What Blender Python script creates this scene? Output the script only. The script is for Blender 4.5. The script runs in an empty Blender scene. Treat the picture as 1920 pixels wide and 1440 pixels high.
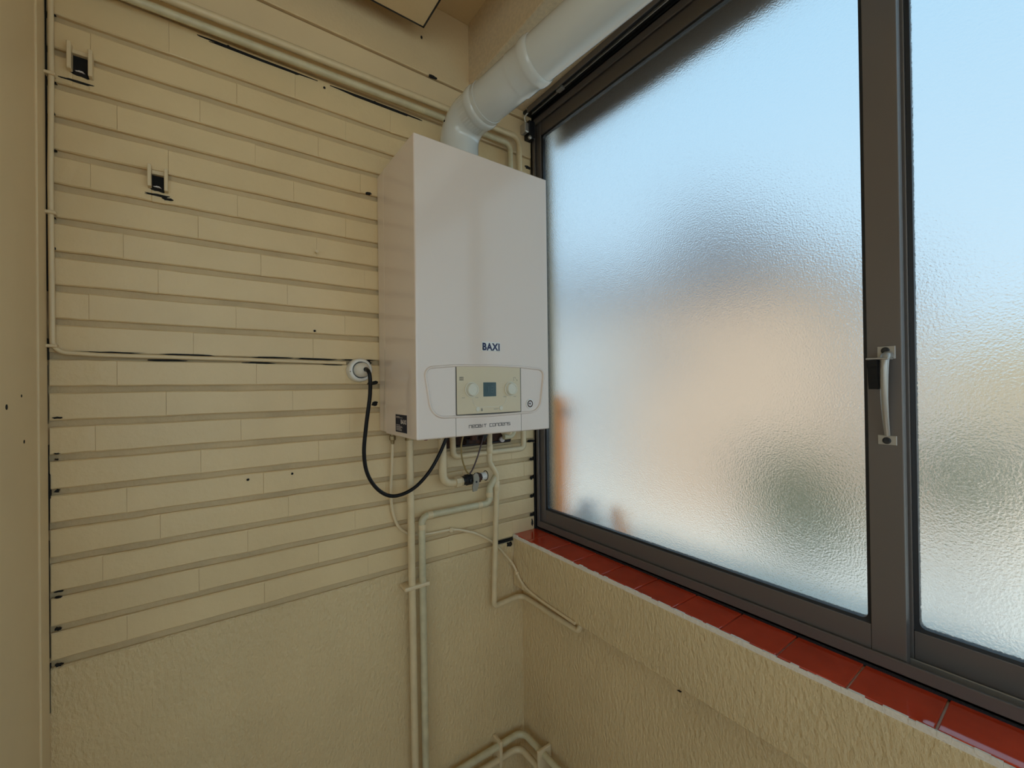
import bpy, bmesh, math, random
from mathutils import Vector, Matrix
random.seed(7)
S = bpy.context.scene
C = S.collection
V = Vector

# ------------------------------------------------------------------ camera
F_PX = 795.27
CAM = V((-0.8879, -1.1558, 1.5))
yaw, pitch, roll = 0.63003, 0.0047625, -0.0126617
fw = V((math.sin(yaw)*math.cos(pitch), math.cos(yaw)*math.cos(pitch), math.sin(pitch)))
rt = V((math.cos(yaw), -math.sin(yaw), 0)); up = rt.cross(fw)
rt, up = rt*math.cos(roll)+up*math.sin(roll), up*math.cos(roll)-rt*math.sin(roll)
cd = bpy.data.cameras.new('camera'); co = bpy.data.objects.new('camera', cd); C.objects.link(co)
cd.sensor_width = 36; cd.lens = F_PX/1920*36; cd.clip_start = 0.02; cd.clip_end = 300
M = Matrix.Identity(4)
for i in range(3):
    M[i][0] = rt[i]; M[i][1] = up[i]; M[i][2] = -fw[i]; M[i][3] = CAM[i]
co.matrix_world = M
S.camera = co

# ------------------------------------------------------------------ sky, sun, exposure
W = bpy.data.worlds.new('sky'); S.world = W; W.use_nodes = True
wn = W.node_tree; wn.nodes.clear()
wo = wn.nodes.new('ShaderNodeOutputWorld'); wb = wn.nodes.new('ShaderNodeBackground')
wg = wn.nodes.new('ShaderNodeTexCoord'); wr = wn.nodes.new('ShaderNodeValToRGB'); wsep = wn.nodes.new('ShaderNodeSeparateXYZ')
wn.links.new(wg.outputs['Generated'], wsep.inputs[0]); wn.links.new(wsep.outputs['Z'], wr.inputs[0])
wr.color_ramp.elements[0].position = 0.0; wr.color_ramp.elements[0].color = (0.66, 0.86, 1.0, 1)
wr.color_ramp.elements[1].position = 0.75; wr.color_ramp.elements[1].color = (0.43, 0.74, 1.0, 1)
wn.links.new(wr.outputs[0], wb.inputs['Color']); wb.inputs['Strength'].default_value = 1.3
wn.links.new(wb.outputs[0], wo.inputs[0])
sd = bpy.data.lights.new('sun', 'SUN'); sd.energy = 3.2; sd.angle = 0.02; sd.color = (1.0, 0.93, 0.82)
so = bpy.data.objects.new('sun', sd); C.objects.link(so)
so.rotation_euler = V((0.70, 0.30, -0.72)).to_track_quat('-Z', 'Y').to_euler()
S.view_settings.view_transform = 'Standard'; S.view_settings.look = 'None'
S.view_settings.exposure = 0.44; S.view_settings.gamma = 1.0; S.view_settings.use_curve_mapping = False
cy = S.cycles
cy.use_denoising = True
try: cy.denoiser = 'OPENIMAGEDENOISE'
except Exception: pass
cy.max_bounces = 12; cy.diffuse_bounces = 6; cy.glossy_bounces = 4; cy.transmission_bounces = 8
cy.caustics_refractive = True; cy.caustics_reflective = False; cy.blur_glossy = 0.3; cy.sample_clamp_indirect = 12

# ------------------------------------------------------------------ materials
def mat(name, col, rough=0.5, metal=0.0, bump=None, vary=None, coat=0.0, spec=0.5, objvar=0.0, stain=None):
    """bump=(scale, strength, distance, stretch_xyz); vary=(scale, amount); stain=(scale, colour, lo, hi)"""
    m = bpy.data.materials.new(name); m.use_nodes = True
    n = m.node_tree.nodes; L = m.node_tree.links; b = n['Principled BSDF']
    b.inputs['Roughness'].default_value = rough; b.inputs['Metallic'].default_value = metal
    b.inputs['Specular IOR Level'].default_value = spec
    if coat: b.inputs['Coat Weight'].default_value = coat; b.inputs['Coat Roughness'].default_value = 0.05
    geo = n.new('ShaderNodeNewGeometry')
    rgb = n.new('ShaderNodeRGB'); rgb.outputs[0].default_value = (*col, 1); cur = rgb.outputs[0]
    if vary or objvar:
        mx = n.new('ShaderNodeMix'); mx.data_type = 'RGBA'; mx.blend_type = 'MULTIPLY'; mx.inputs['Factor'].default_value = 1.0
        val = None
        if vary:
            t = n.new('ShaderNodeTexNoise'); t.inputs['Scale'].default_value = vary[0]; t.inputs['Detail'].default_value = 4
            L.new(geo.outputs['Position'], t.inputs['Vector'])
            r = n.new('ShaderNodeMapRange'); r.inputs['From Min'].default_value = .3; r.inputs['From Max'].default_value = .7
            r.inputs['To Min'].default_value = 1-vary[1]; r.inputs['To Max'].default_value = 1+vary[1]*.4
            L.new(t.outputs['Fac'], r.inputs['Value']); val = r.outputs[0]
        if objvar:
            oi = n.new('ShaderNodeObjectInfo'); r = n.new('ShaderNodeMapRange')
            r.inputs['To Min'].default_value = 1-objvar; r.inputs['To Max'].default_value = 1+objvar*.5
            L.new(oi.outputs['Random'], r.inputs['Value'])
            if val is None: val = r.outputs[0]
            else:
                mm = n.new('ShaderNodeMath'); mm.operation = 'MULTIPLY'; L.new(val, mm.inputs[0]); L.new(r.outputs[0], mm.inputs[1]); val = mm.outputs[0]
        L.new(cur, mx.inputs['A']); L.new(val, mx.inputs['B']); cur = mx.outputs['Result']
    if stain:
        t = n.new('ShaderNodeTexNoise'); t.inputs['Scale'].default_value = stain[0]; t.inputs['Detail'].default_value = 8; t.inputs['Roughness'].default_value = .7
        L.new(geo.outputs['Position'], t.inputs['Vector'])
        r = n.new('ShaderNodeMapRange'); r.inputs['From Min'].default_value = stain[2]; r.inputs['From Max'].default_value = stain[3]
        L.new(t.outputs['Fac'], r.inputs['Value'])
        mx = n.new('ShaderNodeMix'); mx.data_type = 'RGBA'; L.new(r.outputs[0], mx.inputs['Factor'])
        L.new(cur, mx.inputs['A']); mx.inputs['B'].default_value = (*stain[1], 1); cur = mx.outputs['Result']
    L.new(cur, b.inputs['Base Color'])
    if bump:
        t = n.new('ShaderNodeTexNoise'); t.inputs['Scale'].default_value = bump[0]; t.inputs['Detail'].default_value = 5; t.inputs['Roughness'].default_value = .55
        mp = n.new('ShaderNodeMapping'); mp.inputs['Scale'].default_value = bump[3] if len(bump) > 3 else (1, 1, 1)
        L.new(geo.outputs['Position'], mp.inputs['Vector']); L.new(mp.outputs[0], t.inputs['Vector'])
        bp = n.new('ShaderNodeBump'); bp.inputs['Strength'].default_value = bump[1]; bp.inputs['Distance'].default_value = bump[2]
        L.new(t.outputs['Fac'], bp.inputs['Height']); L.new(bp.outputs[0], b.inputs['Normal'])
    return m

CREAM = (0.74, 0.565, 0.315)
M_BRICK = mat('painted brick', CREAM, .42, bump=(55, .35, .004), vary=(6, .07), objvar=.015)
M_GROOVE = mat('painted mortar', (0.60, 0.455, 0.255), .6, bump=(70, .6, .004), vary=(9, .15))
M_PLASTER = mat('painted roughcast plaster', (0.72, 0.55, 0.305), .36, bump=(130, .65, .009, (1, 1, .5)), vary=(3, .10), stain=(9, (.30, .245, .18), .72, .86))
M_PLASTER2 = mat('painted fine plaster', (0.70, 0.53, 0.305), .5, bump=(120, .45, .003), vary=(4, .08))
M_BEAM = mat('speckled plaster', (0.69, 0.54, 0.345), .7, bump=(220, .5, .003), vary=(120, .12))
M_WALL = mat('smooth cream wall', (0.74, 0.575, 0.34), .45, bump=(30, .12, .003), vary=(4, .06))
M_PIPE = mat('cream painted pipe', (0.70, 0.56, 0.34), .35, bump=(60, .25, .002), vary=(25, .10))
M_PIPEG = mat('thinly painted greenish pipe', (0.60, 0.53, 0.34), .38, bump=(60, .3, .002), vary=(30, .16))
M_WIRE = mat('cream painted cable', (0.70, 0.56, 0.35), .4, bump=(60, .2, .002))
M_BLACK = mat('black rubber', (0.005, 0.005, 0.006), .4, spec=.25)
M_VOID = mat('black grime', (0.006, 0.005, 0.004), .9)
M_WHITE = mat('white boiler enamel', (0.745, 0.635, 0.555), .16, coat=.5)
M_BODY = mat('white boiler enamel back', (0.77, 0.67, 0.58), .25, coat=.3)
M_PLAST = mat('white plastic', (0.76, 0.75, 0.71), .3)
M_BEIGE = mat('beige plastic', (0.64, 0.54, 0.37), .28)
M_KNOB = mat('light knob plastic', (0.66, 0.63, 0.52), .3)
M_GREYINK = mat('grey print', (0.22, 0.21, 0.18), .6)
M_INK = mat('dark print', (0.045, 0.042, 0.040), .5)
M_LCD = mat('teal display', (0.045, 0.085, 0.09), .15)
M_LCDSEG = mat('display segment', (0.085, 0.13, 0.13), .3)
M_NAVY = mat('navy print', (0.012, 0.018, 0.075), .4)
M_STICK = mat('dark navy sticker', (0.010, 0.013, 0.030), .55, spec=.2)
M_PALE = mat('pale print', (0.62, 0.57, 0.55), .5)
M_FLUE = mat('white flue enamel', (0.58, 0.59, 0.56), .14, coat=.4)
M_ALU = mat('bronze anodised aluminium', (0.150, 0.130, 0.118), .38, metal=.3, bump=(300, .05, .001))
M_ALUD = mat('dark track metal', (0.030, 0.032, 0.034), .35, metal=.4)
M_ALUL = mat('worn aluminium edge', (0.42, 0.40, 0.37), .32, metal=.5)
M_GASK = mat('black gasket', (0.010, 0.011, 0.014), .5)
M_TILE = mat('glazed red tile', (0.60, 0.056, 0.018), .05, vary=(14, .18), objvar=.10, coat=.5)
M_GROUT = mat('white grout', (0.80, 0.72, 0.62), .8, bump=(200, .6, .003))
M_BRASS = mat('dull brass', (0.30, 0.22, 0.11), .4, metal=.8)
M_RUST = mat('rusty iron', (0.070, 0.028, 0.015), .8, bump=(90, .7, .003), stain=(40, (.012, .010, .010), .45, .65))
M_DKIRON = mat('dark iron', (0.022, 0.024, 0.026), .45, metal=.5)
M_LEVER = mat('grey painted lever', (0.30, 0.27, 0.21), .45, metal=.3)
M_YELW = mat('yellow brown cable', (0.28, 0.19, 0.06), .4)
M_REDW = mat('dark red cable', (0.05, 0.015, 0.012), .4)
M_REDC = mat('red cap', (0.22, 0.02, 0.03), .4)
M_DRYTIE = mat('white cord', (0.65, 0.63, 0.58), .7)
M_FLOOR = mat('beige floor tile', (0.36, 0.29, 0.21), .4, vary=(8, .1))

def glass_mat():
    m = bpy.data.materials.new('frosted window glass'); m.use_nodes = True
    n = m.node_tree.nodes; L = m.node_tree.links; b = n['Principled BSDF']
    b.inputs['Base Color'].default_value = (0.57, 0.58, 0.58, 1)
    b.inputs['Transmission Weight'].default_value = 1.0; b.inputs['Roughness'].default_value = 0.20; b.inputs['IOR'].default_value = 1.45
    geo = n.new('ShaderNodeNewGeometry')
    t = n.new('ShaderNodeTexNoise'); t.inputs['Scale'].default_value = 290; t.inputs['Detail'].default_value = 4
    t2 = n.new('ShaderNodeTexNoise'); t2.inputs['Scale'].default_value = 45; t2.inputs['Detail'].default_value = 2
    L.new(geo.outputs['Position'], t.inputs['Vector']); L.new(geo.outputs['Position'], t2.inputs['Vector'])
    ad = n.new('ShaderNodeMath'); ad.operation = 'MULTIPLY_ADD'; ad.inputs[1].default_value = 0.5
    L.new(t2.outputs['Fac'], ad.inputs[0]); L.new(t.outputs['Fac'], ad.inputs[2])
    bp = n.new('ShaderNodeBump'); bp.inputs['Strength'].default_value = .6; bp.inputs['Distance'].default_value = .0011
    L.new(ad.outputs[0], bp.inputs['Height']); L.new(bp.outputs[0], b.inputs['Normal'])
    return m
M_GLASS = glass_mat()

# ------------------------------------------------------------------ mesh helpers
ORG = {}
def link(name, me, m, parent):
    o = bpy.data.objects.new(name, me); C.objects.link(o)
    if m and not me.materials: me.materials.append(m)
    if parent is not None:
        o.parent = parent; ORG[o] = ORG[parent]
    else: ORG[o] = V((0, 0, 0))
    return o
def obj(name, bm, m, parent=None, smooth=False, origin=None):
    me = bpy.data.meshes.new(name)
    org = ORG[parent] if parent is not None else (V(origin) if origin else V((0, 0, 0)))
    if org.length: bmesh.ops.translate(bm, verts=bm.verts, vec=-org)
    bmesh.ops.recalc_face_normals(bm, faces=bm.faces)
    bm.to_mesh(me); bm.free()
    if smooth:
        for f in me.polygons: f.use_smooth = True
        try: me.set_sharp_from_angle(angle=math.radians(40))
        except Exception: pass
    o = link(name, me, m, parent)
    if parent is None and origin: o.location = org; ORG[o] = org
    return o
def thing(name, label, cat, loc, group=None):
    o = bpy.data.objects.new(name, None); C.objects.link(o); o.location = loc; ORG[o] = V(loc)
    o.empty_display_size = .05
    return tag(o, label, cat, group)
def tag(o, label, cat, group=None):
    o['label'] = label; o['category'] = cat
    if group: o['group'] = group
    return o
def struct(o, label=None):
    o['kind'] = 'structure'
    if label: o['label'] = label
    return o
def empty_struct(name, loc, label=None):
    o = bpy.data.objects.new(name, None); C.objects.link(o); o.location = loc; ORG[o] = V(loc); o.empty_display_size = .05
    return struct(o, label)
def box(bm, a, b, bev=0.0, seg=1):
    x0, x1 = sorted((a[0], b[0])); y0, y1 = sorted((a[1], b[1])); z0, z1 = sorted((a[2], b[2]))
    vs = [bm.verts.new((x, y, z)) for x in (x0, x1) for y in (y0, y1) for z in (z0, z1)]
    fs = [bm.faces.new([vs[i] for i in q]) for q in ((0, 1, 3, 2), (4, 6, 7, 5), (0, 4, 5, 1), (2, 3, 7, 6), (0, 2, 6, 4), (1, 5, 7, 3))]
    if bev:
        es = {e for f in fs for e in f.edges}
        bmesh.ops.bevel(bm, geom=list(es), offset=bev, segments=seg, affect='EDGES', profile=.5)
    return bm
def B(a, b, bev=0.0, seg=1):
    return box(bmesh.new(), a, b, bev, seg)
def prism(bm, pts, axis, d0, d1):
    """2D polygon extruded along axis: axis 'y' -> pts (x,z); 'x' -> (y,z); 'z' -> (x,y)"""
    f = {'y': lambda p, d: (p[0], d, p[1]), 'x': lambda p, d: (d, p[0], p[1]), 'z': lambda p, d: (p[0], p[1], d)}[axis]
    a = [bm.verts.new(f(p, d0)) for p in pts]; b = [bm.verts.new(f(p, d1)) for p in pts]
    bm.faces.new(a); bm.faces.new(b[::-1])
    for i in range(len(pts)):
        j = (i+1) % len(pts); bm.faces.new((a[i], b[i], b[j], a[j]))
    return bm
def fillet(pts, rad, seg=7):
    pts = [V(p) for p in pts]; out = [pts[0]]
    for i in range(1, len(pts)-1):
        r = rad[i] if isinstance(rad, (list, tuple)) else rad
        p, a, b = pts[i], pts[i-1], pts[i+1]
        u, w = (a-p), (b-p); lu, lw = u.length, w.length
        if lu < 1e-6 or lw < 1e-6: continue
        u /= lu; w /= lw; ang = u.angle(w)
        if r <= 0 or ang > math.radians(177): out.append(p); continue
        t = min(r/math.tan(ang/2), lu*.49, lw*.49); r2 = t*math.tan(ang/2)
        c = p+(u+w).normalized()*(r2/math.sin(ang/2)); s, e = p+u*t-c, p+w*t-c
        tot = s.angle(e); ax = s.cross(e).normalized()
        for k in range(seg+1): out.append(c+Matrix.Rotation(tot*k/seg, 3, ax) @ s)
    out.append(pts[-1]); return out
def smoothpath(pts, n=6):
    pts = [V(p) for p in pts]; out = []
    for i in range(len(pts)-1):
        p0 = pts[i-1] if i else pts[0]*2-pts[1]; p1, p2 = pts[i], pts[i+1]
        p3 = pts[i+2] if i+2 < len(pts) else pts[-1]*2-pts[-2]
        for k in range(n):
            t = k/n
            out.append(.5*((2*p1)+(p2-p0)*t+(2*p0-5*p1+4*p2-p3)*t*t+(3*p1-p0-3*p2+p3)*t**3))
    out.append(pts[-1]); return out
def sweep(bm, path, r, n=14, cap=True):
    path = [V(p) for p in path]; N = len(path); rr = r if isinstance(r, (list, tuple)) else [r]*N
    t = [(path[min(i+1, N-1)]-path[max(i-1, 0)]).normalized() for i in range(N)]
    a = V((0, 0, 1)) if abs(t[0].z) < .9 else V((1, 0, 0))
    u = t[0].cross(a).normalized(); rings = []
    for i in range(N):
        if i:
            q = t[i-1].rotation_difference(t[i]); u = q @ u; u = (u-t[i]*u.dot(t[i])).normalized()
        w = t[i].cross(u)
        rings.append([bm.verts.new(path[i]+(u*math.cos(2*math.pi*k/n)+w*math.sin(2*math.pi*k/n))*rr[i]) for k in range(n)])
    for i in range(N-1):
        for k in range(n):
            j = (k+1) % n; bm.faces.new((rings[i][k], rings[i][j], rings[i+1][j], rings[i+1][k]))
    if cap: bm.faces.new(rings[0][::-1]); bm.faces.new(rings[-1])
    return bm
def tube(name, path, r, m, parent=None, n=14):
    return obj(name, sweep(bmesh.new(), path, r, n), m, parent, smooth=True)
def lathe(bm, base, axis, prof, n=28):
    """prof: list of (distance along axis, radius)"""
    ax = V(axis).normalized(); path = [V(base)+ax*d for d, r in prof]
    a = V((0, 0, 1)) if abs(ax.z) < .9 else V((1, 0, 0)); u = ax.cross(a).normalized(); w = ax.cross(u)
    rings = [[bm.verts.new(p+(u*math.cos(2*math.pi*k/n)+w*math.sin(2*math.pi*k/n))*max(r, 1e-5)) for k in range(n)] for p, (d, r) in zip(path, prof)]
    for i in range(len(rings)-1):
        for k in range(n):
            j = (k+1) % n; bm.faces.new((rings[i][k], rings[i][j], rings[i+1][j], rings[i+1][k]))
    bm.faces.new(rings[0][::-1]); bm.faces.new(rings[-1]); return bm
def strokes(bm, polys, w, to3, thick):
    """flat lettering: each segment a small bar; to3(u,v,d) -> world"""
    for P in polys:
        for (a, b) in zip(P, P[1:]):
            d = V((b[0]-a[0], b[1]-a[1])); l = d.length
            if l < 1e-9: continue
            d /= l; nn = V((-d.y, d.x))*w/2; e = d*w/2
            q = [V(a)-e+nn, V(b)+e+nn, V(b)+e-nn, V(a)-e-nn]
            lo = [bm.verts.new(to3(p.x, p.y, 0)) for p in q]; hi = [bm.verts.new(to3(p.x, p.y, thick)) for p in q]
            bm.faces.new(hi); bm.faces.new(lo[::-1])
            for i in range(4):
                j = (i+1) % 4; bm.faces.new((lo[i], hi[i], hi[j], lo[j]))
    return bm
def text_bm(s, size, to3, thick, width=None, offset=0.0, space=1.0):
    cu = bpy.data.curves.new('t', 'FONT'); cu.body = s; cu.size = size; cu.offset = offset; cu.align_x = 'LEFT'; cu.space_character = space; cu.resolution_u = 3
    o = bpy.data.objects.new('t', cu); C.objects.link(o)
    me = bpy.data.meshes.new_from_object(o.evaluated_get(bpy.context.evaluated_depsgraph_get()))
    bm = bmesh.new(); bm.from_mesh(me)
    bpy.data.objects.remove(o); bpy.data.curves.remove(cu); bpy.data.meshes.remove(me)
    xs = [v.co.x for v in bm.verts]; x0, x1 = min(xs), max(xs); k = (width/(x1-x0)) if width else 1
    for v in bm.verts: v.co = V(to3((v.co.x-x0)*k, v.co.y, thick))
    return bm

# ------------------------------------------------------------------ room shell
X_FAR = -2.7
X_L, X_R, Y_B, Y_F, Z_C = -1.125, 0.045, 0.0, -2.6, 2.64
P0, PITCH, JOINT = 0.995, 0.06442, 0.0128          # brick courses
struct(obj('floor', B((X_FAR-.12, Y_F-.12, -.1), (.15, .12, 0)), M_FLOOR))
ceil = struct(obj('ceiling', B((X_FAR-.12, Y_F-.12, Z_C), (.35, .12, Z_C+.15)), M_PLASTER2))
# shutter box above the window, plastered
obj('shutter_box', B((-.203, Y_F, 2.447), (.14, 0.0, Z_C+.01), .004, 2), M_BEAM, ceil)

wb_bm = B((X_L-.12, .009, 0), (.16, .14, Z_C))
wall_back = struct(obj('wall_back', wb_bm, M_GROOVE))
obj('lower_plaster', B((X_L-.02, .0, 0), (-.0, .02, .981), .003), M_PLASTER, wall_back)
obj('upper_band', B((X_L-.02, -.001, 2.298), (.05, .02, 2.421), .003), M_WALL, wall_back)
obj('upper_plaster', B((X_L-.02, -.006, 2.424), (.05, .02, Z_C), .002), M_PLASTER2, wall_back)

# bricks: one mesh per length, shared
_bc = {}
def brick_mesh(L, H, var):
    k = (round(L, 4), var)
    if k in _bc: return _bc[k]
    rnd = random.Random(hash(k) & 0xffff); e = .0028; d = .02
    bm = bmesh.new(); n = 5
    fr = []; bk = []
    for iz in (0, 1):
        rowf = []; rowb = []
        for i in range(n):
            x = L*i/(n-1); z = iz*H + rnd.uniform(-.0007, .0007)
            xf = x
            rowb.append(bm.verts.new((x, d, z))); rowf.append((xf, z))
        fr.append(rowf); bk.append(rowb)
    mid = [[bm.verts.new((x, (e*.9 if 0 < i < n-1 else e*.5), z)) for i, (x, z) in enumerate(row)] for row in fr]
    face = [[bm.verts.new((min(max(x, .0003), L-.0003), rnd.uniform(-.0004, .0004), z+(e if i == 0 else -e)*.8)) for x, z in row] for i, row in enumerate(fr)]
    for i in range(n-1):
        bm.faces.new((face[0][i], face[0][i+1], face[1][i+1], face[1][i]))
        bm.faces.new((mid[0][i], mid[0][i+1], face[0][i+1], face[0][i])); bm.faces.new((face[1][i], face[1][i+1], mid[1][i+1], mid[1][i]))
        bm.faces.new((bk[0][i], bk[0][i+1], mid[0][i+1], mid[0][i])); bm.faces.new((mid[1][i], mid[1][i+1], bk[1][i+1], bk[1][i]))
    for i in (0, n-1):
        bm.faces.new((face[0][i], face[1][i], mid[1][i], mid[0][i])); bm.faces.new((mid[0][i], mid[1][i], bk[1][i], bk[0][i]))
    bmesh.ops.recalc_face_normals(bm, faces=bm.faces)
    me = bpy.data.meshes.new('brick'); bm.to_mesh(me); bm.free(); me.materials.append(M_BRICK); _bc[k] = me; return me
BL = 0.2415
rb = random.Random(3)
# gaps left in the wall: two bracket holes and the niche under the boiler
HOLES = [(17, -1.0865, -1.0635), (14, -.9715, -.9500), (5, -.300, -.052)]
for k in range(20):
    z = P0+PITCH*k; H = PITCH-JOINT
    if k == 19: H = 2.291-z
    x0 = X_L+.004; end = X_R + rb.uniform(-.004, .001)
    off = [.105, .225, .06, .17][k % 4]+rb.uniform(-.012, .012)
    cuts = [x0]; x = x0+off
    while x < end-.03: cuts.append(x); x += BL+rb.uniform(-.002, .002)
    cuts.append(end)
    spans = []
    for a, b in zip(cuts, cuts[1:]):
        segs = [(a, b)]
        for hk, ha, hb in HOLES:
            if hk != k: continue
            ns = []
            for s, e in segs:
                if hb <= s or ha >= e: ns.append((s, e)); continue
                if ha-s > .008: ns.append((s, ha))
                if e-hb > .008: ns.append((hb, e))
            segs = ns
        spans += segs
    for a, b in spans:
        L = round(b-a, 4)
        o = bpy.data.objects.new('brick', brick_mesh(L, H, 0 if k == 19 and False else (99 if k == 19 else rb.randint(0, 3)))); C.objects.link(o)
        o.parent = wall_back; ORG[o] = V((0, 0, 0))
        o.location = (a, rb.uniform(-.0009, .0009), z); o.rotation_euler = (rb.uniform(-.006, .006), 0, rb.uniform(-.003, .003))

def grime_shade(x, z, w, h, y=0.0, rough=.35, plane='y', seed=0, x3=0):
    """ragged dark void / dirt / painted shade patch as a thin solid"""
    r = random.Random(seed); n = 12; pts = []
    for i in range(n):
        t = 2*math.pi*i/n; c, s = math.cos(t), math.sin(t)
        k = 1/max(abs(c), abs(s))**.8*(1-rough*r.random()); pts.append((x+c*k*w/2, z+s*k*h/2))
    if plane == 'y': return prism(bmesh.new(), pts, 'y', y-.0006, y+.004)
    return prism(bmesh.new(), pts, 'x', x3-.0006, x3+.004)
gi = 0
def G(x, z, w, h, y=0.0, rough=.45, parent=None):
    global gi; gi += 1
    obj('crack_shade', grime_shade(x, z, w, h, y, rough, seed=gi), M_VOID, parent or wall_back)
# black voids at the left ends of joints
for kz, w, h in ((2.216, .010, .007), (2.086, .012, .006), (2.027, .007, .010), (1.957, .010, .006), (1.829, .007, .007), (1.771, .008, .008),
                 (1.451, .018, .006), (1.383, .013, .005), (1.372, .008, .005), (1.313, .012, .010), (1.123, .018, .005), (1.112, .016, .006), (1.053, .012, .010), (.985, .016, .010)):
    G(-1.114+w*.2, kz, w*.85, h*.75, -.0012, .6)
for z0, z1 in ((1.69, 2.62), (1.56, 1.60)):
    obj('crack_shade', B((X_L, -.006, z0), (X_L+.0035, .006, z1)), M_VOID, wall_back)
for z0, z1, w in ((1.24, 1.40, .0022), (1.30, 1.345, .005), (1.0, 1.22, .0018), (.90, .99, .003), (1.44, 1.55, .0016)):
    obj('crack_shade', B((X_L, -.0025, z0), (X_L+w, .006, z1)), M_VOID, wall_back)
# slots beside the cable that runs in the joint
for x0, x1, zz in ((-1.09, -.98, 1.577), (-.97, -.86, 1.5765), (-.80, -.70, 1.5755), (-.99, -.91, 1.5635), (-.82, -.74, 1.562), (-.66, -.57, 1.561), (-.72, -.60, 1.5745), (-.60, -.50, 1.574)):
    G((x0+x1)/2, zz, x1-x0, .0042, -.0005, .5)
# voids at the jamb end of the joints
for zz, w, h in ((1.245, .016, .010), (1.180, .012, .016), (1.117, .016, .013), (1.052, .018, .012), (1.025, .010, .03), (1.308, .036, .010), (2.262, .032, .013), (2.213, .036, .014), (2.19, .012, .010)):
    G(.034, zz, w, h, -.0012, .5)
obj('crack_shade', B((.0435, -.004, 1.0), (.0485, .006, 1.30)), M_VOID, wall_back)
for x, z in ((-.805, 1.291), (-.713, 1.293), (-.659, 1.6455), (-.63, 2.272), (-.50, 2.285), (-.415, 2.283), (-.835, 2.283), (-.515, 1.455)): G(x, z, .006, .006, -.0016, .3)
G(-.535, 1.567, .05, .012, -.001); G(-.515, 1.513, .035, .014, -.001); G(-.51, 1.457, .02, .014, -.001); G(-.52, 2.0285, .02, .008, -.001)
G(-.325, 2.424, .03, .009, -.007, .5); G(-.362, 2.525, .006, .010, -.0065, .4)
for x0, x1, zz in ((-.95, -.60, 2.281), (-.62, -.33, 2.283)): G((x0+x1)/2, zz, x1-x0, .007, -.002, .6)  # dark line under the lower pipe, its shadow put into the black slivers
G(-.962, 1.9105, .045, .006, -.0016); G(-.945, 1.906, .020, .006, -.0016); G(-1.08, 2.101, .055, .004, -.0016)
obj('crack_shade', B((-.128, -.003, .983), (-.052, .004, .991)), M_VOID, wall_back)
G(-.066, .972, .024, .018, -.004)

# left wall
wl = struct(obj('wall_left', B((X_FAR, -.42, 0), (X_L, .009, Z_C)), M_WALL))
bm = bmesh.new()      # far left wall, with an unseen opening added to brighten the left side
for a, b in (((Y_F-.12, 0), (-2.35, Z_C)), ((-1.05, 0), (.009, Z_C)), ((-2.35, 1.95), (-1.05, Z_C)), ((-2.35, 0), (-1.05, .75))):
    box(bm, (X_FAR-.12, a[0], a[1]), (X_FAR, b[0], b[1]))
struct(obj('wall_far_left', bm, M_WALL))
obj('corner_strip', B((X_L-.002, -.055, 0), (X_L+.0028, -.0035, Z_C), .0012), M_WALL, wl)
for y, z, r in ((-.199, 1.478, .0042), (-.134, 1.494, .0024), (-.123, 1.419, .003)):
    obj('screw_hole', lathe(bmesh.new(), (X_L-.003, y, z), (1, 0, 0), ((0, r), (.0035, r), (.0036, r*.5)), 10), M_VOID, wl)
bm = bmesh.new()      # rear wall, with a wide unseen opening added to bring in sky light
for a, b in (((X_FAR, 0), (.15, .95)), ((X_FAR, 2.35), (.15, Z_C)), ((X_FAR, .95), (-2.5, 2.35)), ((-.10, .95), (.15, 2.35))):
    box(bm, (a[0], Y_F-.12, a[1]), (b[0], Y_F, b[1]))
struct(obj('wall_rear', bm, M_WALL))
# window wall: parapet, projecting band, sill
wr_ = struct(obj('wall_right', B((-.013, Y_F, 0), (.14, .009, .985)), M_PLASTER))
obj('sill_band', B((-.051, Y_F, .832), (.0, 0.0, .9945), .005, 2), M_PLASTER, wr_)
obj('sill_bed', B((-.050, Y_F, .93), (.15, 0, .9985), .001), M_GROUT, wr_)
y = -.0785+.1045
for i in range(16):
    w = .1045
    y1 = y - w*i; y0 = y1-w+.003
    y1 = min(y1, -.001)
    o = obj('tile', B((-.0455-.0006*((i*7) % 3), y0, .985), (.075, y1, 1.0026+.0004*((i*5) % 3)), .0014, 2), M_TILE, wr_)
# ragged paint line along the tile edge
bm = bmesh.new(); r = random.Random(5); yy = -.004
while yy > -1.75:
    l = r.uniform(.008, .03); h = r.uniform(.0002, .0024); w = r.uniform(-.0012, .0035)
    box(bm, (-.0508-r.uniform(0, .0006), yy-l, .9975-r.uniform(0, .002)), (-.0485+w, yy, 1.0012+h)); yy -= l+.0002
po = obj('paint_edge', bm, M_GROUT, wr_); po['kind'] = 'stuff'
obj('crack_shade', prism(bmesh.new(), [(-.583, .797), (-.590, .801), (-.597, .800), (-.592, .796)], 'x', -.0136, -.011), M_VOID, wr_)

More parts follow.
